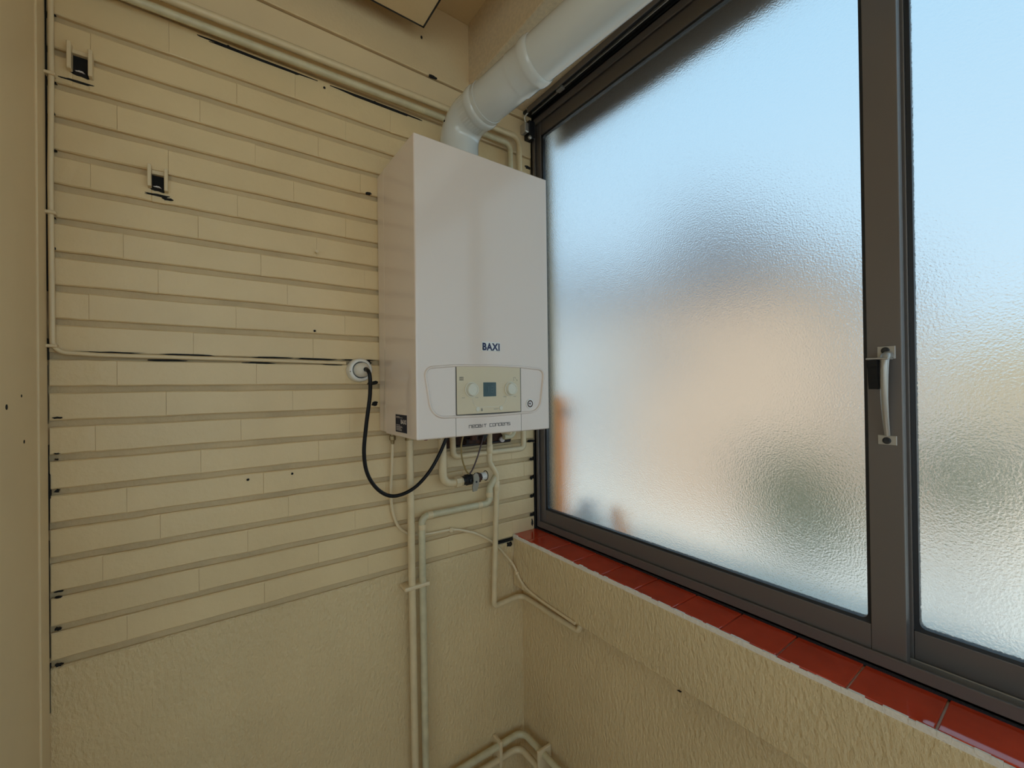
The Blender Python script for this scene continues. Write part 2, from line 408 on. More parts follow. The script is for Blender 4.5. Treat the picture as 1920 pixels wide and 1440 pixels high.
# ------------------------------------------------------------------ window: outer frame
fr = empty_struct('trim_1', (.09, -1.8, 1.0), 'bronze aluminium outer window frame above the red tiles')
obj('sill_rail', B((.050, Y_F+.02, 1.0035), (.125, -.0005, 1.0115), .0008), M_ALU, fr)
obj('inner_lip', B((.050, Y_F+.02, 1.006), (.0555, -.0005, 1.0315), .0008), M_ALU, fr)
obj('track_rib', B((.084, Y_F+.02, 1.010), (.0875, -.0005, 1.027), .0006), M_ALUL, fr)
obj('outer_lip', B((.1195, Y_F+.02, 1.006), (.125, -.0005, 1.030), .0006), M_ALU, fr)
obj('black_joint', B((.0475, Y_F+.02, 1.0005), (.054, -.0005, 1.0065)), M_GASK, fr)
obj('jamb', B((.050, -.0195, 1.0315), (.0555, -.0005, 2.44), .0008), M_ALU, fr)
obj('jamb', B((.050, -.008, 1.011), (.125, -.0003, 2.44), .0005), M_ALUD, fr)
obj('head_rail', B((.050, Y_F+.02, 2.424), (.125, -.0005, 2.4475), .0008), M_ALUD, fr)
obj('head_lip', B((.050, Y_F+.02, 2.405), (.0550, -.0005, 2.43), .0008), M_ALU, fr)
obj('head_lip', B((.1195, Y_F+.02, 2.405), (.125, -.0005, 2.43), .0008), M_ALU, fr)
obj('track_rib', B((.084, Y_F+.02, 2.41), (.0875, -.0005, 2.43), .0006), M_ALUD, fr)
# head channel fixed under the soffit
obj('head_channel', B((.012, Y_F+.02, 2.437), (.048, -.004, 2.4465), .001), M_ALUD, fr)
obj('channel_flange', B((.010, Y_F+.02, 2.428), (.0135, -.03, 2.4465), .0008), M_ALU, fr)
obj('channel_flange', B((.030, Y_F+.02, 2.430), (.0325, -.03, 2.4465), .0008), M_ALUL, fr)
obj('channel_screw', lathe(bmesh.new(), (.040, -.45, 2.437), (0, 0, -1), ((0, .004), (.002, .004), (.003, .002)), 12), M_GASK, fr)
obj('channel_clip', B((.020, -.19, 2.428), (.036, -.165, 2.438), .001), M_ALUL, fr)

# sliding sashes
def sash(name, x0, x1, y_hi, y_lo, lw, rw, label, handle=False, lap=0.0):
    """y_hi nearest the boiler corner; lw, rw: widths of the two stiles"""
    s = empty_struct(name, ((x0+x1)/2, (y_hi+y_lo)/2, 1.012), label)
    zb, zt, rail_b, rail_t = 1.0125, 2.4155, 1.073, 2.364
    obj('stile', B((x0, y_hi-lw, zb), (x1, y_hi, zt), .0012, 2), M_ALU, s)
    obj('stile', B((x0, y_lo, zb), (x1, y_lo+rw, zt), .0012, 2), M_ALU, s)
    ya, yb = y_hi-lw-.0004, y_lo+rw+.0004
    obj('rail', B((x0+.0006, yb, zb), (x1, ya, rail_b), .001, 2), M_ALU, s)
    obj('rail', B((x0+.0006, yb, rail_t), (x1, ya, zt), .001, 2), M_ALU, s)
    g = .0065; xa, xb = x0+.004, x1-.003
    bm = bmesh.new()
    # gasket ring with rounded inside corners
    def rrect(y0_, y1_, z0_, z1_, r_):
        P = []
        for cx, cz, a0 in ((y1_-r_, z1_-r_, 0), (y0_+r_, z1_-r_, 90), (y0_+r_, z0_+r_, 180), (y1_-r_, z0_+r_, 270)):
            for k in range(6):
                t = math.radians(a0+18*k); P.append((cx+r_*math.cos(t), cz+r_*math.sin(t)))
        return P
    out = rrect(yb, ya, rail_b, rail_t, .0008); inn = rrect(yb+g*.8, ya-g, rail_b+g*.8, rail_t-g*.8, .010)
    n = len(out); rows = [[bm.verts.new((xx, p[0], p[1])) for p in P] for P, xx in ((out, xa), (inn, xa+.001), (inn, xb), (out, xb))]
    for i in range(4):
        A_, B_ = rows[i], rows[(i+1) % 4]
        for k in range(n):
            j = (k+1) % n; bm.faces.new((A_[k], A_[j], B_[j], B_[k]))
    obj('gasket', bm, M_GASK, s)
    xm = (x0+x1)/2
    obj('pane', B((xm-.002, yb+.001, rail_b+.001), (xm+.002, ya-.001, rail_t-.001)), M_GLASS, s)
    return s
s1 = sash('window_1', .0590, .0815, -.0025, -.9668, .0385, .0465, 'left sliding sash with frosted pane beside the boiler')
s2 = sash('window_2', .0915, .1140, -.9275, -1.885, .0420, .0420, 'right sliding sash with frosted pane behind the handle stile')
# pull handle on the stile of the left sash
hd = obj('handle', sweep(bmesh.new(), smoothpath([(.057, -.951, 1.545), (.040, -.950, 1.542), (.034, -.9495, 1.525), (.038, -.948, 1.48), (.046, -.9475, 1.44), (.055, -.9475, 1.408)], 6),
        [.0065]*7+[.0065-.00010*i for i in range(24)], 10), M_ALUL, s1, smooth=True)
obj('plate', B((.0575, -.9590, 1.538), (.0592, -.9350, 1.5600), .0006), M_ALUL, hd)
obj('plate', B((.0575, -.9590, 1.391), (.0592, -.9340, 1.4075), .0006), M_ALUL, hd)
for zz in (1.5525, 1.3985):
    obj('screw', lathe(bmesh.new(), (.0577, -.946, zz), (-1, 0, 0), ((0, .0060), (.0015, .0058), (.0022, .004)), 16), M_GASK, hd)
obj('cap_plate', B((.0285, -.956, 1.5365), (.058, -.926, 1.5400), .001), M_ALUL, hd)
obj('thumb_latch', prism(bmesh.new(), [(.026, 1.536), (.050, 1.536), (.050, 1.488), (.034, 1.487), (.031, 1.50), (.0285, 1.522), (.026, 1.526)], 'y', -.9415, -.9285), M_VOID, hd)

# corner latch hardware at the top of the jamb
lt = thing('window_latch', 'small worn latch block with hook on wall at top corner of window frame', 'latch', (.020, -.02, 2.36))
obj('block', B((.002, -.030, 2.365), (.020, .0, 2.398), .003), M_ALUL, lt)
obj('bracket', B((.020, -.030, 2.350), (.046, .0, 2.410), .002), M_GASK, lt)
obj('bolt', lathe(bmesh.new(), (.020, -.029, 2.347), (0, -1, 0), ((0, .006), (.006, .006), (.008, .003)), 12), M_ALUL, lt)
obj('hook', sweep(bmesh.new(), smoothpath([(.012, -.022, 2.398), (.004, -.024, 2.412), (.010, -.027, 2.424), (.016, -.028, 2.434), (.012, -.028, 2.446)], 5), .0022, 8), M_DRYTIE, lt, smooth=True)

# ------------------------------------------------------------------ boiler
BX0, BX1, BY, BZ0, BZ1 = -.4985, -.1025, -.2548, 1.379, 2.079
bo = thing('boiler', 'white wall-hung gas boiler with beige control panel beside the frosted window', 'boiler', (-.3, -.12, BZ0))
obj('casing', B((BX0+.0015, -.052, BZ0+.003), (BX1-.0015, -.0015, BZ1-.001), .003, 2), M_BODY, bo)
obj('front_cover', B((BX0, BY, BZ0), (BX1, -.0535, BZ1), .0035, 3), M_WHITE, bo)
fy = BY
def trap(hw_t, hw_b, zt, zb, rt_, rb_, bulge):
    """closed rounded trapezoid path about x=-.30 in (x,z)"""
    P = [(-.3-hw_t, zt), (-.3-hw_t*.55, zt+bulge*.8), (-.3, zt+bulge), (-.3+hw_t*.55, zt+bulge*.8), (-.3+hw_t, zt), (-.3+hw_b, zb), (-.3, zb-bulge*.35), (-.3-hw_b, zb)]
    R = [rt_, 0, 0, 0, rt_, rb_, 0, rb_]; out = []; n = len(P)
    for i in range(n):
        a, p_, b = P[i-1], P[i], P[(i+1) % n]
        if R[i] == 0: out.append(p_); continue
        f = fillet([(a[0], 0, a[1]), (p_[0], 0, p_[1]), (b[0], 0, b[1])], R[i], 8)[1:-1]; out += [(q.x, q.z) for q in f]
    return out
def ring(bm, P, prof):
    """closed profile ring: prof = [(inset, y)]"""
    n = len(P); cx = sum(p[0] for p in P)/n; cz = sum(p[1] for p in P)/n; rows = []
    nrm = []
    for i in range(n):
        a, b = V(P[i-1]), V(P[(i+1) % n]); d = (b-a).normalized(); nn = V((-d.y, d.x))
        if nn.dot(V((cx, cz))-V(P[i])) < 0: nn = -nn
        nrm.append(nn)
    for ins, yy in prof: rows.append([bm.verts.new((P[i][0]+nrm[i].x*ins, yy, P[i][1]+nrm[i].y*ins)) for i in range(n)])
    for a, b in zip(rows, rows[1:]):
        for i in range(n):
            j = (i+1) % n; bm.faces.new((a[i], a[j], b[j], b[i]))
    return rows
TP = trap(.181, .163, 1.5455, 1.4275, .020, .040, .0085)
bm = bmesh.new(); ring(bm, TP, [(-.0018, fy+.0005), (-.0008, fy-.0030), (.0008, fy-.0044), (.0028, fy-.0044), (.0042, fy-.0028), (.0050, fy+.0005)])
obj('bezel', bm, M_WHITE, bo, smooth=True)
cp = obj('control_panel', B((-.3960, fy-.0022, 1.4325), (-.2045, fy+.002, 1.5500), .0008), M_BEIGE, bo)
obj('panel_gap', B((-.3974, fy-.0008, 1.4300), (-.2031, fy+.001, 1.5518)), M_GASK, bo)
py = fy-.0022
for x, nm in ((-.3565, 1), (-.2385, 2)):
    obj('knob', lathe(bmesh.new(), (x, py+.0005, 1.4925), (0, -1, 0), ((0, .0185), (.003, .0185), (.0035, .0165), (.011, .0155), (.0125, .0145), (.0128, .012), (.0115, .0115), (.0115, .001)), 36), M_KNOB, cp, smooth=True)
ds = obj('display', B((-.3215, py-.0008, 1.4745), (-.2830, py+.001, 1.5100), .0004), M_LCD, cp)
T3 = lambda u, v, d: (u, py-.0009-d, v)
obj('segment', strokes(bmesh.new(), [[(-.306, 1.485), (-.306, 1.5), ], [(-.299, 1.485), (-.292, 1.485), (-.292, 1.5), (-.299, 1.5), (-.299, 1.485)], [(-.299, 1.4925), (-.292, 1.4925)]], .0012, T3, .0002), M_LCDSEG, ds)
for x in (-.3385, -.2685):
    obj('button', lathe(bmesh.new(), (x, py+.0005, 1.4435), (0, -1, 0), ((0, .0055), (.0018, .0055), (.0024, .0045), (.0022, .003)), 20), M_KNOB, cp, smooth=True)
P3 = lambda u, v, d: (u, py-.0001-d, v)
obj('trace_line', strokes(bmesh.new(), [[(-.3545, 1.473), (-.3520, 1.462), (-.3470, 1.4535), (-.3410, 1.4495), (-.334, 1.4485), (-.2735, 1.4485), (-.266, 1.4495), (-.2590, 1.4535), (-.2525, 1.462), (-.2490, 1.4730)]], .0009, P3, .0003), M_KNOB, cp)
# pictograms and small print
ik = [[(-.3885+.002*i, 1.5150), (-.3885+.002*i, 1.5235)] for i in range(6)]+[[(-.3885, 1.5165), (-.3785, 1.5165)], [(-.3885, 1.522), (-.3785, 1.522)]]
obj('radiator_icon', strokes(bmesh.new(), ik, .0008, P3, .0002), M_GREYINK, cp)
obj('tap_icon', strokes(bmesh.new(), [[(-.2270, 1.514), (-.2270, 1.5225), (-.2215, 1.5225), (-.2215, 1.519)], [(-.2185, 1.518), (-.2165, 1.5145)], [(-.2150, 1.516), (-.2160, 1.513)]], .0008, P3, .0002), M_GREYINK, cp)
for x, s in ((-.383, 'min'), (-.345, 'max'), (-.2605, 'min'), (-.2285, 'max')):
    obj('small_print', text_bm(s, .0050, lambda u, v, d, x=x: (x+u, py-d, 1.4715+v), .0002, width=.0085), M_GREYINK, cp)
obj('small_print', text_bm('RESET', .0050, lambda u, v, d: (-.2905+u, py-d, 1.4405+v), .0002, width=.0145), M_GREYINK, cp)
obj('flame_icon', prism(bmesh.new(), [(-.3290, 1.4385), (-.3245, 1.4385), (-.3240, 1.4415), (-.3262, 1.4470), (-.3285, 1.4430)], 'y', py-.0003, py+.0003), M_GREYINK, cp)
# pressure gauge
gx, gz = -.1730, 1.4515
ga = obj('gauge', lathe(bmesh.new(), (gx, fy+.001, gz), (0, -1, 0), ((0, .0125), (.003, .0125), (.004, .0115), (.004, .0098), (.0022, .0092), (.0022, .001)), 30), M_PLAST, bo, smooth=True)
obj('dial', lathe(bmesh.new(), (gx, fy-.0010, gz), (0, -1, 0), ((0, .0100), (.0018, .0100), (.0019, .007)), 30), M_RUST, ga)
obj('dial_face', lathe(bmesh.new(), (gx, fy-.0026, gz), (0, -1, 0), ((0, .0068), (.0006, .0066)), 24), M_PALE, ga)
obj('needle', prism(bmesh.new(), [(gx-.0072, gz+.0012), (gx+.0005, gz+.002), (gx+.0005, gz-.002)], 'y', fy-.0042, fy-.0031), M_GASK, ga)
# lower flap seams
for x in (-.3985, -.2020):
    obj('seam', B((x-.0005, fy-.0004, BZ0+.001), (x+.0005, fy+.002, 1.4265)), M_GREYINK, bo)
for x in (-.3985, -.2020):
    obj('seam', B((x-.0004, fy-.0003, 1.4325), (x+.0004, fy+.002, 1.551)), M_GREYINK, bo)
# side seam of the cover
obj('side_seam', strokes(bmesh.new(), [[(-.0535, 1.60), (-.0545, 1.545), (-.0525, 1.52), (-.0450, 1.48), (-.0425, 1.44), (-.0400, BZ0+.004)]], .0008, lambda u, v, d: (BX0-.0002-d, u, v), .0002), M_GREYINK, bo)
# badge
bd = obj('badge', B((-.3245, fy-.0022, 1.5885), (-.2680, fy+.001, 1.6125), .0008), M_PLAST, bo)
T4 = lambda u, v, d: (-.3225+u, fy-.0023-d, 1.5915+v)
obj('letter_mark', text_bm('BAXI', .0245, T4, .0003, width=.0520, offset=.0011, space=1.12), M_NAVY, bd)
# model lettering in square strokes
GL = {'n': [[(0, 0), (0, 1), (1, 1), (1, 0)]], 'e': [[(1, 0), (0, 0), (0, 1), (1, 1), (1, .5), (0, .5)]], 'o': [[(0, 0), (1, 0), (1, 1), (0, 1), (0, 0)]],
      'b': [[(0, 1), (0, 0), (1, 0), (1, .55), (0, .55)], [(0, 1), (.85, 1), (.85, .55)]], 'i': [[(.5, 0), (.5, 1)]], 't': [[(0, 1), (1, 1)], [(.5, 1), (.5, 0)]],
      'c': [[(1, 0), (0, 0), (0, 1), (1, 1)]], 'd': [[(0, 0), (1, 0), (1, 1), (0, 1), (0, 0)], [(1, 1), (1, 1.15)]], 's': [[(0, 0), (1, 0), (1, .5), (0, .5), (0, 1), (1, 1)]]}
x = -.3625; bmn = bmesh.new()
for ch in 'neobit condens':
    if ch == ' ': x += .0075; continue
    w = .0030 if ch == 'i' else .0068
    strokes(bmn, [[(x+p[0]*w, 1.3985+p[1]*.0068) for p in s] for s in GL[ch]], .0013, lambda u, v, d: (u, fy-.0001-d, v), .0003); x += w+.0026
obj('model_lettering', bmn, M_INK, bo)
# rating sticker on the side
sx = BX0-.0003
st = obj('rating_sticker', B((sx-.0003, -.1985, 1.3905), (sx+.001, -.1265, 1.4335)), M_STICK, bo)
T5 = lambda u, v, d: (sx-.0004-d, -.1620-u, 1.4120+v)
obj('letter_mark', text_bm('BAXI', .0140, T5, .0002, width=.034, offset=.0005, space=1.1), M_PALE, st)
bm = bmesh.new(); r = random.Random(2)
for i, zz in enumerate((1.4285, 1.4260, 1.4080, 1.4050, 1.4025, 1.4000, 1.3975, 1.3950)):
    yy = -.1315; e_ = (-.152, -.170)[i] if i < 2 else -.150-r.uniform(0, .018)
    while yy > e_:
        l = r.uniform(.002, .006); strokes(bm, [[(yy, zz), (yy-l, zz)]], .0009, lambda u, v, d: (sx-.0004-d, u, v), .0002); yy -= l+.0016
fp = obj('fine_print', bm, M_PALE, st); fp['kind'] = 'stuff'
obj('drain_cap', lathe(bmesh.new(), (-.452, -.20, BZ0), (0, 0, -1), ((0, .006), (.006, .006), (.008, .004)), 14), M_REDC, bo)
# connection fittings under the boiler
for i, (x, yy, l, m) in enumerate(((-.423, -.03, .03, M_BRASS), (-.331, -.047, .034, M_BRASS), (-.285, -.021, .03, M_BRASS), (-.225, -.05, .045, M_RUST), (-.160, -.035, .03, M_BRASS))):
    obj('fitting', lathe(bmesh.new(), (x, yy, BZ0+.004), (0, 0, -1), ((0, .015), (l*.5, .015), (l*.55, .0125), (l, .0125)), 6 if i % 2 else 12), m, bo)

# ------------------------------------------------------------------ flue
fl = thing('flue_pipe', 'white enamelled flue pipe elbowing off the boiler top and rising along window', 'flue pipe', (-.305, -.12, 2.079))
R_F = .0525; dv = V((.181, -1, .112)); AX = V((-.305, -.12, 2.2265))
def ax_at(yv): return AX+dv*(-.12-yv)
el = fillet([(-.305, -.12, 2.079), AX, ax_at(-.235)], .075, 14)
obj('elbow', sweep(bmesh.new(), el, R_F+.0012, 40), M_FLUE, fl, smooth=True)
du = dv.normalized()
def collar(yv, l, r0):
    p_ = ax_at(yv); return lathe(bmesh.new(), p_, du, ((0, r0-.001), (.001, r0+.0012), (l*.55, r0+.0012), (l*.62, r0+.0032), (l*.72, r0+.0042), (l*.86, r0+.0042), (l*.94, r0+.0032), (l, r0+.0010), (l, r0-.002)), 44)
obj('collar', collar(-.165, .060, R_F), M_FLUE, fl, smooth=True)
obj('pipe_section', sweep(bmesh.new(), [ax_at(-.20), ax_at(-.40)], R_F-.0005, 44), M_FLUE, fl, smooth=True)
obj('collar', collar(-.343, .070, R_F), M_FLUE, fl, smooth=True)
obj('pipe_section', sweep(bmesh.new(), [ax_at(-.39), ax_at(-1.40)], R_F-.0005, 44), M_FLUE, fl, smooth=True)
obj('base_ring', lathe(bmesh.new(), (-.305, -.12, 2.079), (0, 0, 1), ((0, .066), (.006, .066), (.009, .060), (.012, R_F+.002)), 40), M_FLUE, fl, smooth=True)
obj('test_plug', lathe(bmesh.new(), V((-.305, -.12, 2.20))+V((-.85, -.2, .30)).normalized()*.05, (-.85, -.2, .30), ((0, .003), (.006, .003)), 10), M_VOID, fl)

# ------------------------------------------------------------------ pipes
def pipe(name, label, path, r, m, rad=.02, n=14, extra=None):
    o = obj(name, sweep(bmesh.new(), fillet(path, rad), r, n), m, None, smooth=True)
    return tag(o, label, 'pipe')
WY = -.0205
p1 = pipe('water_pipe', 'upper cream painted pipe running high along brick wall then down behind boiler', [(X_L, WY-.008, 2.312), (-.024, WY-.008, 2.334), (-.018, WY-.004, 1.290), (-.284, WY-.004, 1.2905), (-.286, WY-.004, 1.372)], .0092, M_PIPE, [0, .03, .016, .016, 0])
p2 = pipe('water_pipe', 'lower greenish painted pipe running high along brick wall beneath cream pipe', [(X_L, WY-.006, 2.284), (-.060, WY-.006, 2.302), (-.060, WY-.006, 1.335), (-.100, WY-.006, 1.335)], .0086, M_PIPEG, .026)
p3 = thing('water_pipe', 'left one of two long vertical pipes descending from boiler to skirting level', 'pipe', (-.42, WY, .3))
obj('run', sweep(bmesh.new(), fillet([(-.423, -.030, 1.36), (-.4165, -.030, .315), (-.055, -.030, .315), (-.052, -1.6, .315)], [0, .03, .03, 0]), .0100, 14), M_PIPE, p3, smooth=True)
p4 = thing('water_pipe', 'right one of two long vertical pipes with sloping green elbow beneath boiler', 'pipe', (-.388, WY, .35))
obj('run', sweep(bmesh.new(), fillet([(-.135, -.030, 1.215), (-.1595, -.030, 1.180), (-.1605, -.030, 1.132), (-.390, -.030, 1.134), (-.3855, -.030, .3585), (-.043, -.030, .3585), (-.041, -1.6, .3585)], [0, .012, .018, .022, .03, .03, 0]), .0100, 14), M_PIPEG, p4, smooth=True)
for c, d in (((-.372, -.030, 1.1336), (1, 0, 0)), ((-.190, -.030, 1.1324), (-1, 0, 0)), ((-.1605, -.030, 1.152), (0, 0, 1)), ((-.3888, -.030, 1.112), (0, 0, -1))):
    obj('solder_sleeve', lathe(bmesh.new(), c, d, ((0, .0102), (.001, .0112), (.014, .0112), (.015, .0102)), 16), M_PIPE, p4, smooth=True)
p5 = thing('water_pipe', 'kinked cream pipe from boiler centre down to corner then along window wall', 'pipe', (-.14, WY, .8))
obj('run', sweep(bmesh.new(), fillet([(-.159, -.033, 1.36), (-.1610, -.033, 1.262), (-.1355, -.033, 1.222), (-.1345, -.031, 1.17), (-.1470, -.028, .802), (-.036, -.026, .806), (-.036, -.292, .806), (-.034, -.300, .829), (-.010, -.302, .829)], [0, .022, .022, .03, .012, .028, .02, .012, 0]), .0086, 14), M_PIPE, p5, smooth=True)
for c, d, l in (((-.160, -.033, 1.316), (0, 0, -1), .026), ((-.1345, -.031, 1.198), (0, 0, -1), .030)):
    obj('joint_sleeve', lathe(bmesh.new(), c, d, ((0, .009), (.002, .0104), (l-.002, .0104), (l, .009)), 16), M_PIPE, p5, smooth=True)
# gas supply with stop valve
gp = thing('gas_pipe', 'short bent cream gas pipe feeding a dark stop valve under the boiler', 'pipe', (-.3, -.047, 1.215))
obj('run', sweep(bmesh.new(), fillet([(-.331, -.047, 1.36), (-.330, -.047, 1.219), (-.268, -.047, 1.2195)], .028), .0118, 16), M_PIPE, gp, smooth=True)
obj('nut', lathe(bmesh.new(), (-.292, -.047, 1.2193), (1, 0, 0), ((0, .0125), (.001, .0165), (.017, .0165), (.020, .0135), (.026, .0135)), 8), M_PIPE, gp)
gv = thing('stop_valve', 'dark gas stop valve with hanging grey lever below the boiler', 'valve', (-.24, -.05, 1.22))
obj('body', lathe(bmesh.new(), (-.267, -.047, 1.2198), (1, .0, .06), ((0, .0135), (.010, .0135), (.012, .0165), (.030, .0165), (.034, .013), (.046, .012), (.062, .0105)), 18), M_DKIRON, gv, smooth=True)
obj('union', lathe(bmesh.new(), (-.220, -.047, 1.2225), (1, 0, .06), ((0, .0155), (.012, .0155), (.013, .011), (.020, .011)), 6), M_RUST, gv)
obj('bonnet', lathe(bmesh.new(), (-.243, -.058, 1.2205), (0, -1, 0), ((0, .0095), (.010, .0095), (.012, .006), (.020, .006)), 12), M_DKIRON, gv)
obj('lever', prism(bmesh.new(), [(-.2480, 1.240), (-.2400, 1.246), (-.2330, 1.242), (-.2280, 1.228), (-.2300, 1.210), (-.2360, 1.1930), (-.2500, 1.1915), (-.2520, 1.205), (-.2470, 1.222)], 'y', -.0815, -.0775), M_LEVER, gv)
obj('lever_screw', lathe(bmesh.new(), (-.2385, -.0815, 1.2190), (0, -1, 0), ((0, .003), (.001, .003)), 10), M_GASK, gv)
obj('plug_cap', lathe(bmesh.new(), (-.2020, -.047, 1.2240), (1, 0, .06), ((0, .0105), (.002, .0118), (.016, .0118), (.018, .009)), 18), M_PLAST, gv, smooth=True)
obj('cap_wire', sweep(bmesh.new(), [(-.185+.001*math.sin(t), -.047+.0145*math.cos(t), 1.225+.0145*math.sin(t)) for t in [i*.42 for i in range(13)]], .0013, 6), M_GASK, gv)
# dark wall recess with rusty mounting bar
nb = thing('mounting_bar', 'rusty iron mounting bar in dark recess of brick wall under boiler', 'bracket', (-.17, .004, 1.32))
obj('bar', B((-.300, .0015, 1.312), (-.052, .0075, 1.374), .002), M_RUST, nb)
obj('shelf', B((-.262, -.010, 1.3165), (-.060, .004, 1.3205), .001), M_DKIRON, nb)
obj('copper_stub', lathe(bmesh.new(), (-.236, -.012, 1.33), (1, 0, 0), ((0, .010), (.05, .010), (.052, .013), (.07, .013)), 14), M_RUST, nb, smooth=True)
obj('plastered_pipe_end', lathe(bmesh.new(), (-.075, -.012, 1.352), (-.6, -.5, 0), ((0, .019), (.012, .020), (.020, .016), (.022, .008)), 16), M_PIPE, nb, smooth=True)
obj('small_knob', lathe(bmesh.new(), (-.095, -.004, 1.325), (0, -1, 0), ((0, .009), (.008, .009), (.010, .006)), 14), M_PALE, nb, smooth=True)
obj('screw_eye', lathe(bmesh.new(), (-.308, -.002, 1.2625), (.4, -1, 0), ((0, .012), (.008, .011), (.012, .006)), 7), M_RUST, nb)
# condensate hose with its fitting, turning into painted cable
hs = thing('drain_hose', 'thin cream hose hanging from boiler fitting and sagging across to window band', 'hose', (-.47, -.012, .83))
obj('run', sweep(bmesh.new(), smoothpath([(-.4665, -.016, 1.350), (-.4690, -.014, 1.28), (-.4715, -.012, 1.21), (-.466, -.010, 1.155), (-.448, -.008, 1.110), (-.413, -.0075, 1.083), (-.36, -.0070, 1.072), (-.285, -.0062, 1.0680), (-.230, -.0062, 1.052), (-.180, -.0062, 1.028), (-.128, -.0062, .990), (-.085, -.0075, .942), (-.0605, -.016, .907), (-.0565, -.048, .868), (-.0560, -.085, .850), (-.0555, -.15, .842), (-.0550, -.225, .839), (-.0545, -.296, .836)], 6), .0042, 8), M_WIRE, hs, smooth=True)
obj('brass_nipple', lathe(bmesh.new(), (-.4665, -.016, 1.384), (0, 0, -1), ((0, .006), (.016, .006), (.018, .0085), (.028, .0085), (.030, .0055), (.040, .0045)), 6), M_BRASS, hs)
obj('wire_clip', B((-.291, -.013, 1.0605), (-.279, -.002, 1.0755), .003), M_WIRE, hs)
obj('wire_clip', B((-.0645, -.036, .880), (-.0520, -.026, .8905), .002), M_WIRE, hs)
# pipe clips
for nm, lab, a, b_ in (('pipe_clip', 'cream saddle clip across the two vertical pipes below the boiler', (-.446, -.0435, .939), (-.372, -.0005, .950)),
                       ('pipe_clip', 'cream strap clip holding low pipes on plastered wall left of corner', (-.141, -.0435, .298), (-.130, -.0005, .377))):
    tag(obj(nm, B(a, b_, .003, 2), M_WIRE, None), lab, 'clip')
tag(obj('pipe_clip', B((-.066, -.142, .298), (-.014, -.132, .377), .003, 2), M_WIRE, None), 'cream strap clip holding low pipes on window wall right of corner', 'clip')

# ------------------------------------------------------------------ socket, cables
sk = thing('wall_socket', 'round white surface socket on brick wall left of the boiler', 'socket', (-.553, -.002, 1.547))
obj('base', lathe(bmesh.new(), (-.553, -.001, 1.547), (0, -1, 0), ((0, .031), (.022, .0305), (.027, .0285), (.029, .0255), (.029, .0225), (.020, .0205), (.020, .001)), 40), M_PLAST, sk, smooth=True)
obj('inner_ring', lathe(bmesh.new(), (-.553, -.021, 1.547), (0, -1, 0), ((0, .0224), (.0006, .0224), (.0007, .019)), 36), M_GASK, sk)
for a in (.6, 3.3):
    obj('screw', lathe(bmesh.new(), (-.553+.0272*math.cos(a), -.0265, 1.547+.0272*math.sin(a)), (0, -1, 0), ((0, .0016), (.0025, .0016)), 8), M_GASK, sk)
pc = thing('power_cable', 'black mains cable looping from socket plug down to boiler underside', 'cable', (-.55, -.06, 1.22))
obj('plug', lathe(bmesh.new(), (-.553, -.0215, 1.547), (0, -1, 0), ((0, .0190), (.020, .0185), (.026, .0165), (.034, .0125), (.040, .0085), (.046, .0070)), 30), M_PLAST, pc, smooth=True)
obj('cord', sweep(bmesh.new(), smoothpath([(-.553, -.060, 1.547), (-.5530, -.085, 1.543), (-.5505, -.092, 1.525), (-.5490, -.085, 1.480), (-.5560, -.075, 1.405), (-.5600, -.068, 1.335), (-.5500, -.064, 1.279), (-.5210, -.062, 1.234), (-.4810, -.061, 1.2125), (-.4280, -.060, 1.2230), (-.3800, -.060, 1.262), (-.3450, -.065, 1.318), (-.318, -.075, 1.385)], 8), .0049, 12), M_BLACK, pc, smooth=True)
obj('strain_relief', lathe(bmesh.new(), (-.553, -.055, 1.547), (0, -1, 0), ((0, .0065), (.016, .0058)), 14), M_BLACK, pc, smooth=True)
yc = obj('sensor_cable', sweep(bmesh.new(), smoothpath([(-.247, -.060, 1.385), (-.268, -.064, 1.362), (-.2790, -.066, 1.330), (-.2770, -.066, 1.290), (-.2640, -.064, 1.255), (-.2515, -.060, 1.2405)], 8), .0024, 8), M_YELW, None, smooth=True)
tag(yc, 'thin yellow-brown cable curving from boiler down to stop valve', 'cable')
rc = obj('sensor_cable', sweep(bmesh.new(), smoothpath([(-.190, -.060, 1.385), (-.2020, -.062, 1.345), (-.2200, -.063, 1.295), (-.2380, -.062, 1.256), (-.2500, -.060, 1.2395)], 8), .0023, 8), M_REDW, None, smooth=True)
tag(rc, 'thin dark red cable slanting from boiler down to stop valve', 'cable')
bt = obj('cable_boot', lathe(bmesh.new(), (-.186, -.060, 1.376), (-.32, 0, -1), ((0, .011), (.020, .010), (.034, .006), (.044, .004)), 12), M_DKIRON, None, smooth=True)
tag(bt, 'dark blue-grey cable boot under the boiler beside the kinked pipe', 'cable boot')
cc = thing('surface_cable', 'cream painted cable down left wall corner and along brick joint to socket', 'cable', (X_L+.008, -.008, 1.57))
obj('run', sweep(bmesh.new(), fillet([(-1.1145, -.0065, 2.62), (-1.1140, -.0065, 2.1), (-1.1160, -.0065, 1.9), (-1.1150, -.0065, 1.575), (-1.05, -.0030, 1.5715), (-.85, -.0020, 1.5695), (-.70, -.0030, 1.5675), (-.585, -.0040, 1.5655)], [0, 0, 0, .02, 0, 0, 0, 0]), .0043, 10), M_WIRE, cc, smooth=True)
for zz in (2.097, 1.836, 1.586):
    obj('cable_clip', B((X_L+.001, -.0145, zz-.003), (-1.108, -.0005, zz+.003), .001), M_WIRE, cc)

